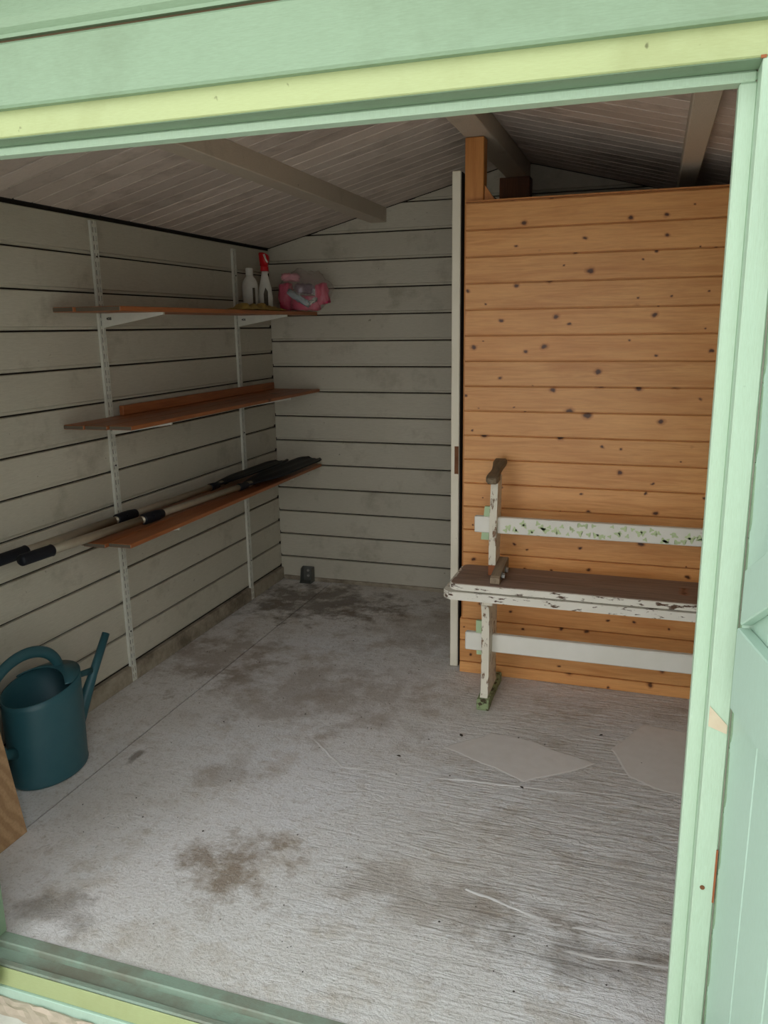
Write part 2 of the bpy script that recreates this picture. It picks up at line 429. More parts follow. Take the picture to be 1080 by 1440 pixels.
def patch(pts):
    bm = new()
    P = []
    for i in range(len(pts)):
        a, b = Vector((*pts[i], 0)), Vector((*pts[(i+1) % len(pts)], 0))
        for j in range(6):
            p = a.lerp(b, j/6)
            P.append(p+Vector((noise.noise(p*8), noise.noise(p*8+Vector((5, 0, 0))), 0))*0.02)
    c = sum(P, Vector())/len(P)
    top = [bm.verts.new(c+(p-c)*0.97+Vector((0, 0, 0.0012))) for p in P]
    bot = [bm.verts.new(p) for p in P]
    bm.faces.new(top)
    for i in range(len(P)): bm.faces.new((bot[i], bot[(i+1) % len(P)], top[(i+1) % len(P)], top[i]))
    return obj('cement_patch', bm, 'patch', fl)
patch([(-0.64, 2.583), (-0.328, 2.425), (-0.105, 2.618), (-0.309, 2.709), (-0.498, 2.735)])
patch([(-0.053, 2.734), (0.008, 2.558), (0.177, 2.49), (0.45, 2.6), (0.4, 2.9), (0.049, 2.969)])

bm = new()
rr = random.Random(3)
g2 = [[bm.verts.new((-2.2+i*0.02, 1.262-j*0.009+rr.uniform(-0.003, 0.003), -0.0895+(0.010*(1-j/5.0)+rr.uniform(-0.003, 0.004))*(1 if 0 < j < 5 else 0.2))) for j in range(6)] for i in range(120)]
for i in range(119):
    for j in range(5): bm.faces.new((g2[i][j], g2[i+1][j], g2[i+1][j+1], g2[i][j+1]))
M['gravel'] = plain('brown_grit', srgb(196, 180, 162), 0.95, scuff=srgb(120, 102, 86), bstr=0.6)
tag(obj('grit_strip', bm, 'gravel', ground), 'brown grit along the foot of the sill', kind='stuff')

# ------------------------------------------------------------------ walls with single boards
def clip_roof(bm, z_off=-0.004):
    for x0, s in ((XL, SL), (XR, -SL)):
        no = Vector((-s, 0, 1)).normalized()
        bmesh.ops.bisect_plane(bm, geom=bm.verts[:]+bm.edges[:]+bm.faces[:], plane_co=(x0, 0, ZE+z_off), plane_no=no, clear_outer=True)
        es = [e for e in bm.edges if e.is_boundary]
        if es: bmesh.ops.holes_fill(bm, edges=es)
def profile(n_dir, base, length_vec, h=PIT):
    """one shiplap board: shallow groove below, flat face above; n_dir points into the room"""
    n_ = Vector(n_dir)
    pts = [(0, 0.006), (0.007, 0.006), (0.006, 0.010), (0.007, 0.016), (0.0155, 0.0185), (0.016, 0.020), (0.016, h-0.003), (0.013, h-0.0005), (0, h-0.0005)]
    return prism(new(), [Vector(base)+n_*a+Vector((0, 0, b)) for a, b in pts], length_vec)

def gable_panel(y0, y1, x0=XL-0.05, x1=XR+0.05):
    pts = [(x0, y0, -0.09), (x1, y0, -0.09), (x1, y0, roof(XR)+0.001), (XM, y0, roof(XM)+0.013), (x0, y0, roof(XL)+0.001)]
    return prism(new(), pts, (0, y1-y0, 0))

wl_ = struct('wall_left', 'dirty white shiplap side wall with shelves', bbox((XL-0.05, YF-0.09, -0.09), (XL-0.016, YB+0.05, ZE+0.002)), 'gap')
z = 0.0735
first = None
while z < ZE-0.01:
    hh = min(PIT, ZE-0.012-z)
    if hh < PIT:
        obj('board', profile((1, 0, 0), (XL-0.016, YF, z), (0, YB-YF, 0), hh), 'wall_y', wl_)
    elif first is None:
        first = obj('board', profile((1, 0, 0), (XL-0.016, YF, 0), (0, YB-YF, 0)), 'wall_y', wl_)
        first.location.z = z
    else:
        inst(first, (0, 0, z))
    z += PIT

wb = struct('wall_back', 'dirty white shiplap gable wall at the back of the shed', gable_panel(YB+0.016, YB+0.05), 'gap')
z = 0.139-PIT+0.0
k = 0
first = None
while z < 2.3:
    lo = max(z, 0.0)
    if 0 < z and z+PIT < ZE-0.02:
        if first is None:
            first = obj('board', profile((0, -1, 0), (XL, YB+0.016, 0), (XR-XL, 0, 0)), 'wall_x', wb)
            first.location.z = z
        else: inst(first, (0, 0, z))
    else:
        bm = profile((0, -1, 0), (XL, YB+0.016, lo), (XR-XL, 0, 0), PIT-(lo-z))
        clip_roof(bm)
        if len(bm.faces): obj('board', bm, 'wall_x', wb)
        else: bm.free()
    z += PIT

wr_ = struct('wall_right', 'white shiplap side wall behind the pine partition', bbox((XR+0.016, YF-0.09, -0.09), (XR+0.05, YB+0.05, ZE+0.002)), 'gap')
first = None
z = 0.0735
while z < ZE-0.15:
    if first is None:
        first = obj('board', profile((-1, 0, 0), (XR+0.016, YF, 0), (0, YB-YF, 0)), 'wall_y', wr_); first.location.z = z
    else: inst(first, (0, 0, z))
    z += PIT

M['header_core'] = plain('bare_brown_wood', srgb(110, 92, 68), 0.85)
# front wall: panels left, right and above the doorway, green cladding outside
FY0, FY1 = 1.275, 1.345
DL, DR, DT = -1.545, 0.150, 1.888       # outside of the door frame
wf = struct('wall_front', 'green painted shiplap front wall around the doorway')
obj('panel', bbox((XL-0.05, FY0, -0.09), (DL, FY1, ZE-0.02)), 'wall_x', wf)
obj('panel', bbox((DR, FY0, -0.09), (XR+0.05, FY1, ZE-0.02)), 'wall_x', wf)
bm = bbox((XL-0.05, FY0, DT), (XR+0.05, FY1, 2.35)); clip_roof(bm, 0.012)
obj('panel', bm, 'header_core', wf)
def clad(x0, x1, z0, h, clip=False):
    # outside shiplap: flat face with a scooped lower lip
    a = FY0
    pts = [(a, z0+h), (a-0.012, z0+h), (a-0.016, z0+h-0.006), (a-0.020, z0+0.028), (a-0.017, z0+0.014), (a-0.010, z0+0.006), (a-0.010, z0), (a, z0)]
    bm = prism(new(), [(x0, p, q) for p, q in pts], (x1-x0, 0, 0))
    if clip: clip_roof(bm, -0.01)
    if len(bm.faces): return obj('cladding_board', bm, 'green', wf)
    bm.free()
bm = prism(new(), [(XL-0.06, p, q) for p, q in ((FY0, 1.990), (FY0-0.018, 1.990), (FY0-0.022, 1.986), (FY0-0.022, 1.890), (FY0-0.019, 1.8855), (FY0, 1.8855))], (XR-XL+0.12, 0, 0))
clip_roof(bm, -0.01)
obj('cladding_board', bm, 'green', wf)
for i in range(3): clad(XL-0.06, XR+0.06, 2.0+i*0.118, 0.116, True)
for i in range(17):
    clad(XL-0.06, DL-0.002, -0.08+i*0.115, 0.113)
    clad(DR+0.002, XR+0.06, -0.08+i*0.115, 0.113)

# curbs under the walls
curb = struct('baseboard_left', 'dirty concrete curb along the foot of the left wall', bbox((XL-0.014, YF, -0.004), (XL+0.014, YB, 0.072), 0.004), 'curb')
cb = struct('baseboard_back', 'stained strip along the foot of the back wall', bbox((XL+0.016, YB-0.012, -0.004), (XR, YB, 0.022), 0.003), 'curb')

# ------------------------------------------------------------------ ceiling and roof beams
ce = struct('ceiling', 'sloping whitewashed board ceiling on both sides of the ridge')
LS = (XM-XL)/math.cos(TH)
CB = 0.0925
def ceil_src(rot, org, gap):
    bm = new()
    box(bm, (0.006, gap, 0.0), (LS-0.004, CB-0.0010, 0.014), 0.0018)
    o = obj('ceiling_board', bm, 'ceil', ce)
    o.rotation_euler = (0, rot, 0); o.location = org
    return o
NCB = int((YB-FY1)/CB)
for rot, org in ((-TH, (XL, 0, ZE)), (TH, (XM, 0, roof(XM)))):
    src = [None]*3
    for i in range(NCB):
        y = YB-(i+1)*CB
        L = (org[0], y, org[2])
        k = (i*7+i//3) % 3
        if src[k] is None: src[k] = ceil_src(rot, L, (0.0010, 0.0040, 0.0075)[k])
        else: inst(src[k], L)
    # roof deck on top of the boards
    bm = bbox((-0.13 if rot < 0 else -0.0, 1.05, 0.016), (LS+(0.0 if rot < 0 else 0.13), YB+0.12, 0.05))
    d = obj('roof_deck', bm, 'gap', ce)
    d.rotation_euler = (0, rot, 0); d.location = (org[0], 0, org[2])
def beam(x0, x1, zb, name):
    pts = [(x0, FY1, zb), (x1, FY1, zb), (x1, FY1, roof(x1)-0.001)]
    if x0 < XM < x1: pts.append((XM, FY1, roof(XM)-0.001))
    pts.append((x0, FY1, roof(x0)-0.001))
    bm = prism(new(), pts, (0, YB-FY1-0.001, 0))
    bmesh.ops.bevel(bm, geom=[e for e in bm.edges if all(abs(v.co.z-zb) < 1e-4 for v in e.verts)], offset=0.003, segments=1, affect='EDGES')
    return obj(name, bm, 'beam', ce)
beam(-1.475, -1.385, 2.040, 'purlin')
beam(0.060, 0.128, 2.045, 'purlin')
beam(-0.735, -0.630, 2.205, 'ridge_beam')

# ------------------------------------------------------------------ pine partition
pw = struct('wall_partition', 'varnished knotty pine board partition')
ph = 0.1005
top = 1.964
src = None
def pboard(x0, z0, h):
    bm = new()
    pts = [(YP+0.018, 0), (YP+0.002, 0), (YP, 0.002), (YP, h-0.007), (YP+0.003, h-0.004), (YP+0.012, h-0.004), (YP+0.012, h), (YP+0.018, h)]
    return prism(bm, [(x0, a, z0+b) for a, b in pts], (XR-0.02-x0, 0, 0))
n = 0
z = top-ph
while z > -0.05:
    x0 = XP-0.012 if z < 0.25 else XP
    if z < 0.003:
        obj('pine_board', pboard(x0, 0.001, z+ph-0.001), 'pine', pw)
    elif z < 0.25 or src is None:
        o = obj('pine_board', pboard(x0, 0, ph), 'pine', pw); o.location.z = z
        if src is None: src = o
    else:
        inst(src, (0, 0, z))
    z -= ph
obj('top_cap', bbox((XP-0.002, YP-0.004, top), (XR-0.02, YP+0.05, top+0.006)), 'post', pw)
obj('corner_post', bbox((-0.732, YP+0.0185, 0.0), (-0.658, YP+0.085, 2.203), 0.003), 'post', pw)
obj('rear_post', bbox((-0.765, YB-0.10, 0.0), (-0.615, YB-0.018, 2.204), 0.003), 'brown_post', pw)
obj('gusset', prism(new(), [(-0.656, YP+0.03, top+0.008), (-0.615, YP+0.03, top+0.008), (-0.656, YP+0.03, 2.03)], (0, 0.03, 0)), 'post', pw)
obj('stud', bbox((0.02, YP+0.0185, 0), (0.09, YP+0.07, top-0.01)), 'post', pw)

# internal door leaf, standing edge-on beside the partition
d3 = struct('door_3', 'white internal door standing open, seen by its chipped narrow edge')
obj('door_leaf', bbox((-0.787, 3.272, 0.006), (-0.752, 4.02, 2.09), 0.003), 'door_white', d3)
obj('gap_shade_sheet', bbox((-0.7515, 3.276, 0.01), (-0.7485, 4.016, 2.086)), 'door_gap_shade', d3)  # added dark sheet, stands in for the shade between door and partition
obj('latch_plate', bbox((-0.7705, 3.2695, 0.885), (-0.7535, 3.2722, 1.003)), 'rust', d3)
obj('latch_bolt', bbox((-0.766, 3.2665, 0.93), (-0.758, 3.2695, 0.955), 0.001), 'rust', d3)

# ------------------------------------------------------------------ door frame (trim) and outer doors
FO = 1.27
XJ0, XJ1, XJ2 = 0.094, 0.117, 0.150     # stop face, frame face, outer edge
fr = struct('trim_1', 'green and yellow-green painted rebated door frame')
obj('header_face', bbox((-1.545, FO, 1.842), (XJ2, FO+0.06, 1.888), 0.002), 'lime', fr)
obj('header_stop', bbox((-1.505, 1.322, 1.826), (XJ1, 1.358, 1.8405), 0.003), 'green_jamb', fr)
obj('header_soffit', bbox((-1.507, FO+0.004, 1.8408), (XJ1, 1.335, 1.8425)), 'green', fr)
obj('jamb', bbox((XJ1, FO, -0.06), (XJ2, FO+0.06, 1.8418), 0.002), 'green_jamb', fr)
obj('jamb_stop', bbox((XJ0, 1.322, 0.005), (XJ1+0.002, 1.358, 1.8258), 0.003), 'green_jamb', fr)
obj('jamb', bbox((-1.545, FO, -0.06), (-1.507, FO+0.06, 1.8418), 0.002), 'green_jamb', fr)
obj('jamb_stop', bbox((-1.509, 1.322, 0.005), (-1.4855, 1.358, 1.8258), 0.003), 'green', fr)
obj('sill_tread', bbox((-1.507, FO+0.008, -0.06), (XJ1, 1.343, -0.012), 0.002), 'green_sill', fr)
obj('sill_lip', bbox((-1.507, FO+0.0005, -0.055), (XJ1, FO+0.018, -0.004), 0.003), 'green_sill', fr)
obj('sill_stop', bbox((-1.507, 1.322, -0.03), (XJ1, 1.356, 0.006), 0.003), 'green_sill', fr)
obj('sill_face', bbox((-1.47, FO-0.004, -0.060), (XJ1, FO, -0.008), 0.0015), 'lime', fr)
obj('sill_foot', bbox((-1.47, FO-0.010, -0.089), (XJ1, FO+0.04, -0.0605), 0.002), 'green_door', fr)
# splintered chip and bare scar on the jamb face
bm = prism(new(), [(0.119, FO-0.0002, 0.905), (0.147, FO-0.0002, 0.875), (0.147, FO-0.0002, 0.86), (0.119, FO-0.0002, 0.87)], (0, -0.0012, 0))
M['chip'] = plain('bare_chipped_patch', srgb(208, 196, 170), 0.7, scuff=srgb(172, 120, 90))
obj('paint_chip', bm, 'chip', fr)
obj('wood_scar', bbox((0.1475, FO-0.0016, 0.55), (0.1505, FO, 0.65)), 'rustwood', fr)
obj('nail_head', tube(new(), [(0.131, FO-0.0015, 0.575), (0.131, FO+0.002, 0.575)], 0.004, 8), 'rust', fr)
obj('corner_scar', bbox((0.114, FO-0.0012, 1.840), (0.121, FO+0.001, 1.844)), 'rustwood', fr)

DV = Vector((0.204, -0.979, 0)).normalized()
def door_leaf(name, label, hinge, dv, nrm, width, ztop, zbot, flip):
    """ledged and braced door: vertical boards, three ledges, two braces on the inner face"""
    d = struct(name, label)
    h0 = Vector(hinge); n_ = Vector(nrm)
    def slab(nm, s0, s1, z0, z1, t0, t1, mat='green_door', skew=0.0):
        bm = new()
        pts = [h0+dv*s0+n_*t0+Vector((0, 0, z0)), h0+dv*s1+n_*t0+Vector((0, 0, z0+skew)), h0+dv*s1+n_*t0+Vector((0, 0, z1+skew)), h0+dv*s0+n_*t0+Vector((0, 0, z1))]
        prism(bm, pts, n_*(t1-t0))
        bmesh.ops.recalc_face_normals(bm, faces=bm.faces)
        bmesh.ops.bevel(bm, geom=bm.edges[:], offset=0.002, segments=1, affect='EDGES')
        return obj(nm, bm, mat, d)
    nb = 7
    bw = width/nb
    for i in range(nb): slab('door_board', i*bw+0.0008, (i+1)*bw-0.0008, zbot, ztop, -0.022, 0.0)
    for z0 in (1.617, 0.93, 0.12): slab('ledge', 0.045, width-0.03, z0, z0+0.13, 0.0004, 0.02)
    slab('brace', 0.05, width-0.04, 1.065, 1.15, 0.0004, 0.018, skew=0.46)
    slab('brace', 0.05, width-0.04, 0.255, 0.34, 0.0004, 0.018, skew=0.58)
    return d
door_leaf('door_1', 'open green ledged and braced door leaf hung on the jamb beside the bench', (XJ2+0.002, FO-0.006, 0), DV, (-0.979, -0.204, 0), 0.80, 1.84, -0.02, False)
DV2 = Vector((-0.30, -0.954, 0)).normalized()
door_leaf('door_2', 'open green door leaf hung on the jamb beside the leaning plank', (-1.437, FO-0.012, 0), DV2, (0.954, -0.30, 0), 0.80, 1.84, -0.05, True)
obj('hanging_stile', tube(new(), [(-1.432, FO-0.03, -0.05), (-1.425, FO-0.03, 0.0), (-1.425, FO-0.03, 0.06), (-1.432, FO-0.03, 0.2), (-1.437, FO-0.03, 1.84)], [0.016, 0.02, 0.02, 0.016, 0.016], 14), 'lime', bpy.data.objects['door_2'], True)

# ------------------------------------------------------------------ shelf uprights, brackets, shelves
def upright(label, y, z0, z1):
    t = thing('shelf_upright', label, 'shelf upright', (XL, y, z0), 'slotted uprights screwed to the left wall')
    w, d = 0.016, 0.014
    bm = new()
    # folded channel: two flanges and a slotted web, slots are real holes
    box(bm, (XL+0.0005, y-w, z0), (XL+d, y-w+0.002, z1))
    box(bm, (XL+0.0005, y+w-0.002, z0), (XL+d, y+w, z1))
    obj('channel_flanges', bm, 'white_metal', t)
    bm = new()
    cols = [(-w, -0.0098, 0), (-0.0098, -0.0052, 1), (-0.0052, 0.0052, 0), (0.0052, 0.0098, 1), (0.0098, w, 0)]
    rows = []; zz = z0
    while zz < z1-0.001:
        a = min(zz+0.012, z1); rows.append((zz, a, 0))
        b = min(a+0.020, z1)
        if b > a: rows.append((a, b, 1))
        zz = b
    for c0, c1, cs in cols:
        for q0, q1, rs in rows:
            if cs and rs: continue
            v = [bm.verts.new((XL+d+0.0003, y+c, q)) for c, q in ((c0, q0), (c1, q0), (c1, q1), (c0, q1))]
            bm.faces.new(v)
    bmesh.ops.remove_doubles(bm, verts=bm.verts, dist=1e-5)
    ex = bmesh.ops.extrude_face_region(bm, geom=bm.faces[:])
    bmesh.ops.translate(bm, verts=[g for g in ex['geom'] if isinstance(g, bmesh.types.BMVert)], vec=(-0.0015, 0, 0))
    obj('slotted_web', bm, 'white_metal', t)
    obj('slot_backing', bbox((XL+0.001, y-w+0.0022, z0+0.002), (XL+0.004, y+w-0.0022, z1-0.002)), 'gap', t)
    for q in (0.12, 0.5, 0.93):
        zz = z0+(z1-z0)*q
        obj('screw', tube(new(), [(XL+d, y, zz), (XL+d+0.003, y, zz)], 0.0035, 8), 'ink', t)
    return t
upright('white slotted metal shelf upright near the watering can', 2.742, 0.001, 1.914)
upright('white slotted metal shelf upright by the back corner', 3.858, 0.001, 1.900)

def bracket(label, y, zt, deep=0.052, text=None):
    t = thing('shelf_bracket', label, 'shelf bracket', (XL+0.016, y, zt), 'white tapered shelf brackets')
    x0, x1 = XL+0.016, XL+0.297
    w = 0.005
    bm = new()
    for s in (-1, 1):
        ya = y+s*w-(0.0006 if s > 0 else -0.0006)
        prism(bm, [(x0, ya, zt), (x1, ya, zt), (x1, ya, zt-0.008), (x0+0.006, ya, zt-deep), (x0, ya, zt-deep)], (0, 0.0012*s*-1, 0))
    box(bm, (x0, y-w, zt-0.0015), (x1, y+w, zt))
    obj('arm', bm, 'white_metal', t)
    obj('arm_lip', bbox((x1-0.004, y-w, zt-0.010), (x1, y+w, zt-0.0016)), 'white_metal', t)
    obj('hook', bbox((x0-0.0008, y-w, zt-deep-0.008), (x0+0.003, y+w, zt-deep+0.004)), 'white_metal', t)
    if text:
        cu = bpy.data.curves.new('stamp', 'FONT'); cu.body = text; cu.size = 0.0155; cu.offset = 0.0004
        to = bpy.data.objects.new('stamp_tmp', cu); C.objects.link(to)
        dg = bpy.context.evaluated_depsgraph_get()
        me = bpy.data.meshes.new_from_object(to.evaluated_get(dg))
        bpy.data.objects.remove(to)
        me.materials.append(M['ink'])
        o = bpy.data.objects.new('stamp', me); C.objects.link(o); o.parent = t
        o.rotation_euler = (math.pi/2, 0, 0)
        o.location = (0.022, -w-0.0012, -0.026)
    return t
S1, S2, S3 = 1.566, 1.142, 0.712
NAMES = ('top shelf', 'middle shelf', 'bottom shelf')
for s, nm in zip((S1, S2, S3), NAMES):
    for y, wh in ((2.742, 'on the upright near the watering can'), (3.858, 'on the upright by the back corner')):
        bracket('white metal bracket under the %s %s' % (nm, wh), y, s-0.0005, 0.055, '408' if nm == 'top shelf' else None)

def shelf(label, zb, planks, mats=None):
    t = thing('wall_shelf', label, 'shelf', (XL+0.16, 3.36, zb), 'brown wooden wall shelves')
    for i, (x0, x1, y0, y1, th) in enumerate(planks):
        bm = bbox((x0, y0, zb), (x1, y1, zb+th), 0.002)
        p = obj('plank', bm, 'shelf', t)
        obj('plank_end', bbox((x0+0.002, y0-0.0012, zb+0.002), (x1-0.002, y0+0.0003, zb+th-0.002)), 'shelf_end', p)
    return t
shelf('brown wooden top shelf carrying the bottles and pink bag', S1, [(XL+0.0165, -1.985, 2.462, 4.25, 0.018), (-1.984, -1.888, 2.475, 4.25, 0.018), (-1.887, -1.79, 2.468, 4.25, 0.018)])
shelf('brown wooden middle shelf with a batten along its back', S2, [(XL+0.0165, -1.985, 2.455, 4.25, 0.016), (-1.984, -1.888, 2.462, 4.25, 0.016), (-1.887, -1.79, 2.475, 4.25, 0.016)])
shelf('brown wooden bottom shelf under the two paddles', S3, [(XL+0.0165, -1.985, 2.40, 4.24, 0.016), (-1.984, -1.888, 2.39, 4.24, 0.016), (-1.887, -1.79, 2.41, 4.24, 0.016)])
bt = obj('wooden_batten', bbox((-2.070, 2.79, S2+0.0165), (-2.050, 4.20, S2+0.056), 0.002), 'shelf')
tag(bt, 'thin brown batten standing on edge along the middle shelf', 'batten')

# ------------------------------------------------------------------ things on the top shelf
zt = S1+0.0185
b = thing('plastic_bottle', 'white plastic bottle with white cap on the top shelf', 'bottle', (-2.018, 3.90, zt))
bm = lathe(new(), [(0.038, 0.0), (0.043, 0.004), (0.043, 0.135), (0.040, 0.150), (0.030, 0.168), (0.019, 0.180), (0.017, 0.186)], (-2.018, 3.90, zt), 24, 1.0, 0.7)
obj('body', bm, 'white_plastic', b, True)
obj('cap', lathe(new(), [(0.019, 0.184), (0.0195, 0.186), (0.0195, 0.218), (0.017, 0.221)], (-2.018, 3.90, zt), 18), 'white_plastic', b)
obj('back_label', bbox((-1.988, 3.868, zt+0.02), (-1.9785, 3.878, zt+0.12)), 'label_dark', b)

sx0, sy0 = -1.938, 3.915
b = thing('spray_bottle', 'white trigger spray bottle with a red head on the top shelf', 'bottle', (sx0, sy0, zt))
obj('body', lathe(new(), [(0.036, 0.0), (0.040, 0.005), (0.040, 0.075), (0.034, 0.12), (0.024, 0.16), (0.017, 0.188), (0.016, 0.205)], (sx0, sy0, zt), 24, 1.0, 0.68), 'white_plastic', b, True)
obj('label_patch', prism(new(), [(sx0+0.004, sy0-0.0282, zt+0.02), (sx0+0.026, sy0-0.0235, zt+0.02), (sx0+0.026, sy0-0.0235, zt+0.10), (sx0+0.014, sy0-0.026, zt+0.12), (sx0+0.004, sy0-0.0282, zt+0.09)], (0, -0.0012, 0)), 'label_dark', b)
obj('collar', lathe(new(), [(0.021, 0.203), (0.022, 0.205), (0.021, 0.224), (0.018, 0.228)], (sx0, sy0, zt), 18), 'red_plastic', b)
prof = [(-0.024, 0.226), (0.020, 0.226), (0.026, 0.245), (0.034, 0.262), (0.030, 0.282), (0.0, 0.296), (-0.030, 0.297), (-0.032, 0.285), (-0.022, 0.262)]
bm = prism(new(), [(sx0+a*0.8, sy0-0.013, zt+q) for a, q in prof], (0, 0.026, 0))
bmesh.ops.bevel(bm, geom=bm.edges[:], offset=0.003, segments=2, affect='EDGES')
obj('spray_head', bm, 'red_plastic', b, True)
bm = tube(new(), [(sx0+0.010, sy0-0.018, zt+0.285), (sx0+0.020, sy0-0.022, zt+0.262), (sx0+0.030, sy0-0.022, zt+0.244)], [0.006, 0.005, 0.004], 8)
obj('trigger', bm, 'white_plastic', b, True)

# crumpled ochre cloth under the bottles
bm = new()
nx, ny = 34, 14
gr = [[None]*(ny+1) for _ in range(nx+1)]
for i in range(nx+1):
    for j in range(ny+1):
        u_, v_ = i/nx, j/ny
        x = -1.875+v_*0.082; y = 3.36+u_*0.50
        p = Vector((x*14, y*14, 0.3))
        hgt = 0.008+0.040*abs(noise.noise(p))
        e = min(u_, 1-u_, v_, 1-v_)
        gr[i][j] = bm.verts.new((x+0.010*noise.noise(p*0.7), y, zt+0.0008+hgt*min(1, e*7+0.1)))
for i in range(nx):
    for j in range(ny): bm.faces.new((gr[i][j], gr[i+1][j], gr[i+1][j+1], gr[i][j+1]))
o = obj('cleaning_cloth', bm, 'yellow_cloth', None, True)
sm = o.modifiers.new('thick', 'SOLIDIFY'); sm.thickness = 0.0015; sm.offset = 1
tag(o, 'crumpled ochre cleaning cloth on the top shelf', 'cloth')

# clear bag and the packets in it
bc = Vector((-1.775, 4.055, zt))
bm = new()
bmesh.ops.create_icosphere(bm, subdivisions=4, radius=1.0)
for v in bm.verts:
    p = v.co.copy()
    n_ = 1+0.14*noise.noise(p*2.1)+0.10*abs(noise.noise(p*5.3+Vector((3, 1, 7))))+0.05*noise.noise(p*11)
    q = Vector((p.x*0.148, p.y*0.085, p.z*0.108))*n_
    if q.x < 0: q.z *= 1.06
    zz = max(q.z+0.098, 0.0015)
    v.co = bc+Vector((q.x, q.y, zz))
o = obj('plastic_bag', bm, 'film', None, True)
tag(o, 'clear crumpled plastic bag holding pink packets on the top shelf', 'bag')
def packet(name, mat, c, size, rot, label, cat='packet'):
    bm = new()
    bmesh.ops.create_cube(bm, size=1.0)
    bmesh.ops.subdivide_edges(bm, edges=bm.edges[:], cuts=5, use_grid_fill=True)
    mx = Matrix.Rotation(rot[2], 4, 'Z') @ Matrix.Rotation(rot[1], 4, 'Y') @ Matrix.Rotation(rot[0], 4, 'X')
    for v in bm.verts:
        p = v.co.copy()
        k = 1-0.55*max(0, (max(abs(p.x), abs(p.z))-0.25))
        p.y *= k
        q = Vector((p.x*size[0], p.y*size[1], p.z*size[2]))
        q += Vector((noise.noise(p*4), noise.noise(p*4+Vector((9, 0, 0))), noise.noise(p*4+Vector((0, 9, 0)))))*0.012
        v.co = bc+Vector(c)+(mx @ q)
    o = obj(name, bm, mat, None, True)
    return tag(o, label, cat, 'packets in the clear bag')
packet('upright_packet', 'pink', (-0.108, 0.0, 0.076), (0.058, 0.065, 0.135), (0, -0.05, 0), 'upright deep pink packet inside the clear bag beside the spray bottle')
packet('tissue_wad', 'pink_pale', (-0.078, -0.002, 0.176), (0.085, 0.05, 0.034), (0, 0.08, 0.1), 'pale pink tissue at the top of the clear bag', 'tissue')
packet('lying_packet', 'pink', (0.0, 0.010, 0.044), (0.150, 0.062, 0.068), (0.1, 0.05, 0.05), 'pink packet lying at the bottom of the clear bag')
packet('crumpled_wrapper', 'pink', (0.100, 0.002, 0.088), (0.055, 0.055, 0.100), (0.1, -0.15, 0), 'crumpled pink wrapper in the bulging end of the clear bag', 'wrapper')
packet('slim_packet', 'blue_grey', (-0.012, -0.054, 0.066), (0.135, 0.012, 0.026), (0.1, 0.55, 0.05), 'slim pale blue packet slanting across the clear bag')
packet('white_fold', 'white_plastic', (0.060, -0.050, 0.048), (0.055, 0.008, 0.014), (0.1, -0.5, 0.1), 'small white folded strip low in the clear bag', 'strip')
packet('purple_packet', 'purple', (0.0, -0.002, 0.116), (0.095, 0.05, 0.044), (0, 0.1, 0), 'dull purple packet high in the clear bag')

# ------------------------------------------------------------------ paddles on the bottom shelf
def paddle(label, p0, p1, blade_len, roll, lift, zoff=0.0):
    """grip end p0, blade root p1 (world); aluminium shaft with black collar and flat black blade"""
    a, c = Vector(p0), Vector(p1)
    d = (c-a).normalized()
    L = (c-a).length
    t = thing('paddle', label, 'paddle', a, 'two-piece paddles on the bottom shelf')
    obj('shaft', tube(new(), [a+d*0.02, a+d*0.60], 0.0165, 16), 'alu', t, True)
    obj('shaft', tube(new(), [a+d*0.60, a+d*(L+0.05)], 0.0148, 16), 'alu', t, True)
    obj('grip', tube(new(), [a-d*0.006, a, a+d*0.004, a+d*0.128, a+d*0.134, a+d*0.138], [0.013, 0.019, 0.0205, 0.0205, 0.022, 0.0185], 16), 'navy', t, True)
    obj('collar', tube(new(), [a+d*0.615, a+d*0.62, a+d*0.70, a+d*0.735, a+d*0.74], [0.019, 0.0225, 0.0225, 0.0195, 0.016], 16), 'navy', t, True)
    obj('collar_button', tube(new(), [a+d*0.66+Vector((0.018, 0, 0.008)), a+d*0.66+Vector((0.026, 0, 0.012))], 0.006, 8), 'navy', t)
    side = d.cross(Vector((0, 0, 1))).normalized()
    side = (Matrix.Rotation(roll, 3, d) @ side)
    nrm = side.cross(d).normalized()
    bm = new()
    N_, K = 22, 10
    g = []
    for i in range(N_+1):
        s = i/N_
        w = 0.018+0.053*min(1, (s/0.35))**0.8
        if s > 0.9: w *= math.sqrt(max(0.0, 1-((s-0.9)/0.115)**2))
        row = []
        for j in range(K+1):
            q = 2*j/K-1
            lift_ = 0.016*(1-q*q)*(1-s*0.6)+0.012*q*q
            th = 0.003+0.016*max(0, 1-abs(q)*3)*(1-s*0.8)
            base = c+d*(s*blade_len)+side*(q*w)+nrm*(0.010*q*q-0.004)+Vector((0, 0, lift*s))
            row.append((bm.verts.new(base+nrm*th), bm.verts.new(base-nrm*0.003)))
        g.append(row)
    for i in range(N_):
        for j in range(K):
            bm.faces.new([g[i][j][0], g[i+1][j][0], g[i+1][j+1][0], g[i][j+1][0]])
            bm.faces.new([g[i][j][1], g[i][j+1][1], g[i+1][j+1][1], g[i+1][j][1]])
        for j in (0, K):
            bm.faces.new([g[i][j][0], g[i][j][1], g[i+1][j][1], g[i+1][j][0]])
    for i in (0, N_):
        for j in range(K): bm.faces.new([g[i][j][0], g[i][j+1][0], g[i][j+1][1], g[i][j][1]])
    obj('blade', bm, 'navy', t, True)
    obj('blade_socket', tube(new(), [c-d*0.06, c-d*0.055, c+d*0.10], [0.0165, 0.019, 0.010], 14), 'navy', t, True)
    return t
paddle('paddle with black grip lying along the front of the bottom shelf', (-1.966, 2.055, 0.7545), (-1.850, 3.42, 0.7545), 0.72, 0.06, 0.022)
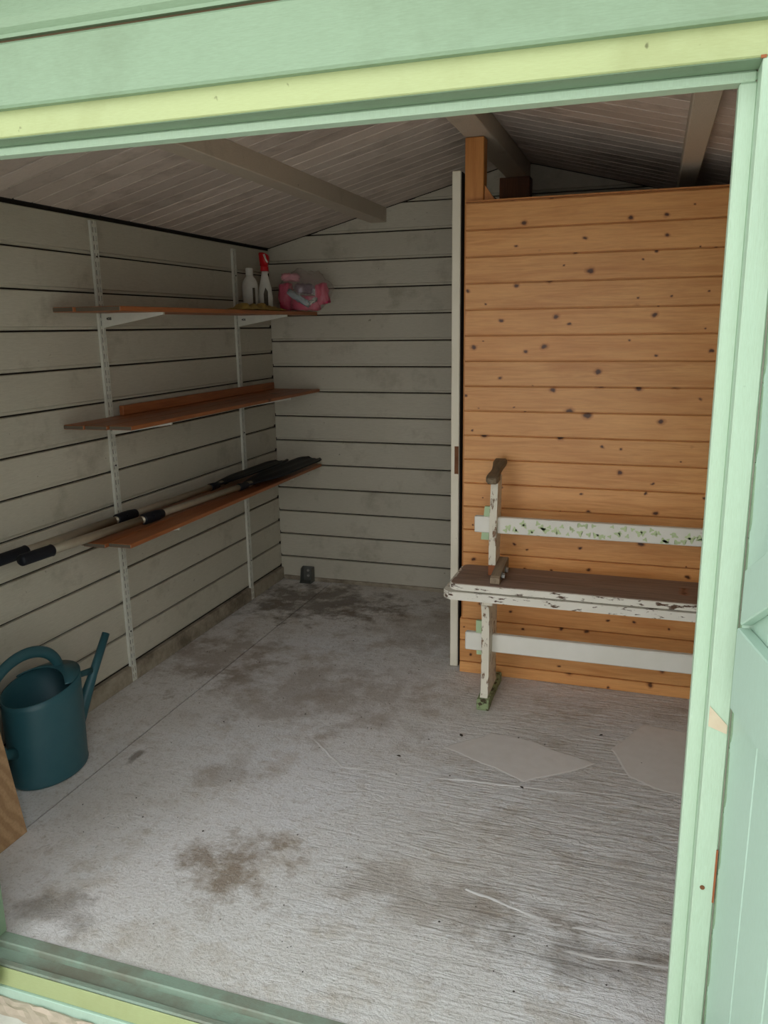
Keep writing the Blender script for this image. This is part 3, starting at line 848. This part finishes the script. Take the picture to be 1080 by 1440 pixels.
paddle('paddle with black grip lying against the wall on the bottom shelf', (-2.040, 2.02, 0.7545), (-1.985, 3.38, 0.7560), 0.68, -0.12, 0.012)

# ------------------------------------------------------------------ watering can
cx, cy = -1.925, 2.035
wc = thing('watering_can', 'dark teal plastic watering can with arched handle and long spout', 'watering can', (cx, cy, 0))
AX, AY = 0.112, 0.150
NS = 48
def rim_z(y): return 0.325+0.022*((y-cy)/AY)
bm = new()
levels = [(0.0, 0.93), (0.004, 0.965), (0.012, 0.985), (0.02, 0.97), (0.03, 0.975), (0.12, 0.985), (0.22, 0.995), (0.285, 1.0), (1.0, 1.0)]
rings = []
for zf, k in levels:
    ring = []
    for i in range(NS):
        a = 2*math.pi*i/NS
        x, y = cx+AX*k*math.cos(a), cy+AY*k*math.sin(a)
        zz = 0.001+(zf if zf < 0.9 else rim_z(y))
        ring.append(bm.verts.new((x, y, zz)))
    rings.append(ring)
for r_, q in zip(rings, rings[1:]):
    for i in range(NS): bm.faces.new((r_[i], r_[(i+1) % NS], q[(i+1) % NS], q[i]))
bm.faces.new(rings[0][::-1])
inner = []
for lv in range(2):
    ring = []
    for i in range(NS):
        a = 2*math.pi*i/NS
        x, y = cx+(AX-0.005)*math.cos(a), cy+(AY-0.005)*math.sin(a)
        ring.append(bm.verts.new((x, y, rim_z(y) if lv == 0 else 0.03)))
    inner.append(ring)
for i in range(NS):
    bm.faces.new((rings[-1][i], rings[-1][(i+1) % NS], inner[0][(i+1) % NS], inner[0][i]))
    bm.faces.new((inner[0][i], inner[0][(i+1) % NS], inner[1][(i+1) % NS], inner[1][i]))
bm.faces.new(inner[1])
body = obj('body', bm, 'teal', wc, True)
# shoulder closing the spout side of the top
bm = new()
outer, inn = [], []
M_ = 24
for i in range(M_+1):
    a = math.pi*(0.06+0.88*i/M_)
    x, y = cx+(AX-0.002)*math.cos(a), cy+(AY-0.002)*math.sin(a)
    yy = cy+0.020+0.045*(abs(x-cx)/AX)**2*-1
    outer.append(bm.verts.new((x, y, rim_z(y)+0.002)))
    inn.append(bm.verts.new((cx+(x-cx)*0.96, min(y, cy+0.055-0.06*(abs(x-cx)/AX)**2), rim_z(y)+0.006+0.010*math.sin(a))))
for i in range(M_): bm.faces.new((outer[i], outer[i+1], inn[i+1], inn[i]))
sh = obj('shoulder', bm, 'teal', wc, True)
md = sh.modifiers.new('thick', 'SOLIDIFY'); md.thickness = 0.004
# handle: strap from the shoulder over the top and down the back
hp = []
for i in range(25):
    a = math.radians(6+ i*(196/24))
    hp.append((cx, cy-0.075+0.172*math.cos(a), 0.325+0.130*math.sin(a)))
hp += [(cx, cy-AY-0.085, 0.23), (cx, cy-AY-0.045, 0.16), (cx, cy-AY+0.008, 0.14)]
obj('handle', tube(new(), hp, 0.020, 14, True, 0.62, None), 'teal', wc, True)
# spout
sp0, sp1 = Vector((cx, cy+AY-0.03, 0.055)), Vector((cx, cy+0.358, 0.372))
bm = tube(new(), [sp0, sp0.lerp(sp1, 0.25), sp0.lerp(sp1, 0.6), sp1], [0.030, 0.025, 0.0165, 0.0145], 16, False)
so = obj('spout', bm, 'teal', wc, True)
md = so.modifiers.new('thick', 'SOLIDIFY'); md.thickness = 0.002
obj('spout_disc', tube(new(), [sp1-(sp1-sp0).normalized()*0.02, sp1-(sp1-sp0).normalized()*0.018], 0.013, 16), 'ink', wc)  # dark disc set just inside the open spout
obj('brace', tube(new(), [(cx, cy+AY-0.012, 0.285), (cx, cy+AY+0.05, 0.272), (cx, cy+AY+0.105, 0.262)], [0.012, 0.008, 0.009], 10, True, 1.5), 'teal', wc, True)

# ------------------------------------------------------------------ plank leaning on the left wall
bm = new()
H = 1.98
lean = 0.165
prism(bm, [(-1.742, 1.40, 0.0), (-1.742, 1.716, 0.0), (-1.742-lean*H, 1.716, H), (-1.742-lean*H, 1.40, H)], (-0.020, 0, 0.0))
bmesh.ops.bevel(bm, geom=bm.edges[:], offset=0.002, segments=1, affect='EDGES')
tag(obj('leaning_plank', bm, 'plank'), 'wood-grained plank leaning against the left wall before the watering can', 'plank')

# ------------------------------------------------------------------ metal post shoe on the floor by the back wall
ps = thing('metal_bracket', 'small galvanised angle bracket on the floor by the back wall', 'bracket', (-1.905, YB-0.03, 0))
bm = new()
box(bm, (-1.942, YB-0.0175, 0.001), (-1.868, YB-0.014, 0.092))
box(bm, (-1.942, YB-0.075, 0.001), (-1.868, YB-0.0176, 0.004))
obj('angle_plate', bm, 'steel', ps)
for x in (-1.941, -1.872):
    obj('side_flange', prism(new(), [(x, YB-0.0176, 0.0045), (x, YB-0.07, 0.0045), (x, YB-0.05, 0.085), (x, YB-0.0176, 0.092)], (0.003, 0, 0)), 'steel', ps)
for zz in (0.035, 0.068): obj('bolt', tube(new(), [(-1.905, YB-0.018, zz), (-1.905, YB-0.026, zz)], 0.008, 6), 'bolt', ps)

# ------------------------------------------------------------------ bench
bn = thing('garden_bench', 'old wooden bench with flaking white paint and ivy painted backrest rail', 'bench', (0.0, 3.03, 0))
BX0, BX1 = -0.70, 0.70
def rounded_slab(x0, x1, y0, y1, z0, z1, r):
    pts = []
    for (px, py, a0) in ((x1-r, y1-r, 0), (x0+r, y1-r, 90), (x0+r, y0+r, 180), (x1-r, y0+r, 270)):
        for k in range(7):
            a = math.radians(a0+15*k)
            pts.append((px+r*math.cos(a), py+r*math.sin(a), z0))
    return prism(new(), pts, (0, 0, z1-z0))
bm = rounded_slab(-0.722, 0.70, 2.868, 3.150, 0.466, 0.498, 0.03)
bmesh.ops.bevel(bm, geom=[e for e in bm.edges if abs(e.verts[0].co.z-e.verts[1].co.z) < 1e-5], offset=0.005, segments=2, affect='EDGES')
obj('lower_seat_plank', bm, 'bench_white', bn)
bm = rounded_slab(-0.700, 0.70, 2.878, 3.146, 0.5025, 0.527, 0.03)
bmesh.ops.bevel(bm, geom=[e for e in bm.edges if abs(e.verts[0].co.z-e.verts[1].co.z) < 1e-5], offset=0.004, segments=2, affect='EDGES')
up_ = obj('upper_seat_plank', bm, 'bench_white', bn)
tb = [(0.0, 0.0)]
for i, (y0, y1) in enumerate(((2.884, 2.968), (2.9695, 3.055), (3.0565, 3.140))):
    tpl = rounded_slab(-0.693+(0.004 if i == 1 else 0.0), 0.69, y0, y1, 0.527, 0.5295, 0.010 if i == 1 else 0.022)
    obj('bare_seat_board', tpl, 'seat_wood', up_)
def ps_leg(xa, xb):
    # slab leg with a flared head and foot, seen edge on
    f = [(2.90, 0.466), (2.92, 0.43), (2.935, 0.38), (2.938, 0.12), (2.928, 0.06), (2.92, 0.045), (3.12, 0.045), (3.108, 0.06), (3.10, 0.12), (3.10, 0.38), (3.11, 0.43), (3.13, 0.466)]
    bm = prism(new(), [(xa, a, b_) for a, b_ in f], (xb-xa, 0, 0))
    return bm
for xa in (-0.578, 0.548):
    l = obj('leg', ps_leg(xa, xa+0.030), 'bench_leg', bn)
    bm = new()
    pts = [(2.900, 0.001), (2.895, 0.01), (2.895, 0.035), (2.905, 0.044), (3.185, 0.044), (3.195, 0.035), (3.195, 0.001), (3.15, 0.001), (3.13, 0.008), (2.97, 0.008), (2.95, 0.001)]
    prism(bm, [(xa-0.009, a, b_) for a, b_ in pts], (0.048, 0, 0))
    obj('foot', bm, 'foot_green', l)
    obj('head_block', bbox((xa-0.002, 2.905, 0.440), (xa+0.048, 3.10, 0.4655), 0.003), 'bench_leg', l)
st = obj('stretcher', bbox((-0.660, 3.005, 0.208), (0.66, 3.032, 0.284), 0.004), 'bench_rail', bn)
for xw in (-0.612, 0.585):
    obj('wedge', prism(new(), [(xw, 3.010, 0.19), (xw+0.026, 3.010, 0.19), (xw+0.033, 3.010, 0.335), (xw-0.004, 3.010, 0.335), (xw-0.004, 3.010, 0.30)], (0, 0.016, 0)) , 'bench_green', st)
# backrest
for xa, side in ((-0.570, 1), (0.54, -1)):
    bm = new()
    f = [(3.018, 0.530), (3.014, 0.60), (3.020, 0.75), (3.034, 0.86), (3.040, 0.918), (3.125, 0.918), (3.118, 0.75), (3.112, 0.62), (3.108, 0.530)]
    prism(bm, [(xa, a, b_) for a, b_ in f], (0.028, 0, 0))
    upr = obj('back_upright', bm, 'bench_leg', bn)
    obj('bare_tip', bbox((xa-0.0006, 3.0135, 0.531), (xa+0.0286, 3.04, 0.572)), 'rustwood', upr)
    # arm cap, waisted and sloping up to the back
    bm = new()
    st_ = [(2.972, 0.006, 0.908, 0.016), (2.978, 0.018, 0.906, 0.024), (2.995, 0.025, 0.906, 0.030), (3.02, 0.026, 0.910, 0.030), (3.05, 0.021, 0.917, 0.028),
           (3.08, 0.018, 0.926, 0.027), (3.11, 0.021, 0.935, 0.027), (3.145, 0.026, 0.944, 0.027), (3.175, 0.025, 0.949, 0.026), (3.192, 0.017, 0.951, 0.020), (3.198, 0.006, 0.953, 0.012)]
    xc = xa+0.014
    rws = []
    for yy, hw, zb_, th in st_:
        sec = [(-hw, 0.25), (-hw, 0.75), (-hw*0.8, 1.0), (hw*0.8, 1.0), (hw, 0.75), (hw, 0.25), (hw*0.8, 0.0), (-hw*0.8, 0.0)]
        rws.append([bm.verts.new((xc+a, yy, zb_+b_*th)) for a, b_ in sec])
    for r_, q in zip(rws, rws[1:]):
        for k in range(8): bm.faces.new((r_[k], r_[(k+1) % 8], q[(k+1) % 8], q[k]))
    bm.faces.new(rws[0]); bm.faces.new(rws[-1][::-1])
    obj('arm_cap', bm, 'arm', bn)
    x0 = xa+0.0285 if side > 0 else xa-0.0365
    bm = new()
    f = [(2.905, 0.530), (2.900, 0.535), (2.902, 0.556), (2.915, 0.562), (3.10, 0.586), (3.11, 0.58), (3.11, 0.530)]
    prism(bm, [(x0, a, b_) for a, b_ in f], (0.036, 0, 0))
    cl = obj('cleat', bm, 'bench_bare', bn)
    xb = x0+0.036 if side > 0 else x0
    for yy in (2.955, 3.035):
        obj('bolt', tube(new(), [(xb, yy, 0.552), (xb+0.012*side, yy, 0.552)], 0.011, 6), 'bolt', cl)
        obj('washer', tube(new(), [(xb, yy, 0.552), (xb+0.003*side, yy, 0.552)], 0.015, 12), 'steel', cl)
ra = obj('back_rail', bbox((-0.636, 3.050, 0.694), (0.64, 3.076, 0.760), 0.003), 'bench_rail', bn)
for xw in (-0.604, 0.578):
    obj('wedge', prism(new(), [(xw-0.006, 3.055, 0.664), (xw+0.025, 3.055, 0.664), (xw+0.033, 3.055, 0.80), (xw+0.008, 3.055, 0.80)], (0, 0.016, 0)), 'bench_green', ra)
# painted ivy: small lobed leaves flat on the rail
bm = new()
rr = random.Random(4)
for i in range(78):
    x = -0.515+1.13*((i+rr.random())/78)
    zc = 0.727+rr.uniform(-0.023, 0.023)
    s = rr.uniform(0.008, 0.0145)
    a0 = rr.uniform(0, 2*math.pi)
    pts = []
    for k in range(15):
        a = 2*math.pi*k/15
        r_ = s*(0.70+0.30*math.cos(3*a))*(1.0 if k % 15 else 1.25)
        zz = min(0.7565, max(0.6975, zc+r_*math.sin(a+a0)))
        pts.append(bm.verts.new((x+r_*math.cos(a+a0), 3.0494, zz)))
    bm.faces.new(pts)
bmesh.ops.triangulate(bm, faces=bm.faces[:])
iv = obj('ivy_print', bm, 'leafprint', ra)
tag(iv, 'pale green painted ivy leaves')

# ------------------------------------------------------------------ crumbs and leaf bits on the floor
bm = new()
rr = random.Random(11)
for i in range(170):
    if rr.random() < 0.5: x, y = rr.uniform(-1.7, 0.6), rr.uniform(1.45, 2.9)
    else: x, y = rr.uniform(-2.0, -0.9), rr.uniform(2.6, 4.1)
    s = rr.uniform(0.0012, 0.0035)
    v = [bm.verts.new((x+s*rr.uniform(0.6, 1.6)*math.cos(a), y+s*rr.uniform(0.6, 1.6)*math.sin(a), 0.0004)) for a in (0, 1.6, 3.1, 4.7)]
    t_ = bm.verts.new((x, y, s*0.9))
    for k in range(4): bm.faces.new((v[k], v[(k+1) % 4], t_))
o = obj('floor_crumbs', bm, 'soil')
tag(o, 'dark crumbs and grit scattered over the concrete floor', 'debris', None, 'stuff')
def leaf_bit(x, y, s, a, lab):
    bm = new()
    pts = [(0, -1), (0.5, -0.4), (0.45, 0.3), (0, 1), (-0.3, 0.4), (-0.5, -0.3)]
    top = [bm.verts.new((x+s*(p*math.cos(a)-q*math.sin(a)), y+s*(p*math.sin(a)+q*math.cos(a)), 0.0008+0.003*abs(p))) for p, q in pts]
    bm.faces.new(top)
    ex = bmesh.ops.extrude_face_region(bm, geom=bm.faces[:])
    bmesh.ops.translate(bm, verts=[g for g in ex['geom'] if isinstance(g, bmesh.types.BMVert)], vec=(0, 0, 0.0012))
    tag(obj('leaf_scrap', bm, 'soil'), lab, 'leaf', 'dry leaf scraps on the floor')
for x, y, s, a, lb in ((-0.60, 2.68, 0.012, 0.6, 'dark dry leaf scrap on the floor before the bench foot, largest of them'), (-0.78, 2.47, 0.009, 1.4, 'small dark leaf scrap lying alone on the rippled floor'), (-0.10, 2.83, 0.008, 2.2, 'small dark leaf scrap on bare floor between the two cement patches'), (-0.33, 2.398, 0.008, 1.0, 'small dark leaf scrap at the pointed tip of the cement patch')):
    leaf_bit(x, y, s, a, lb)
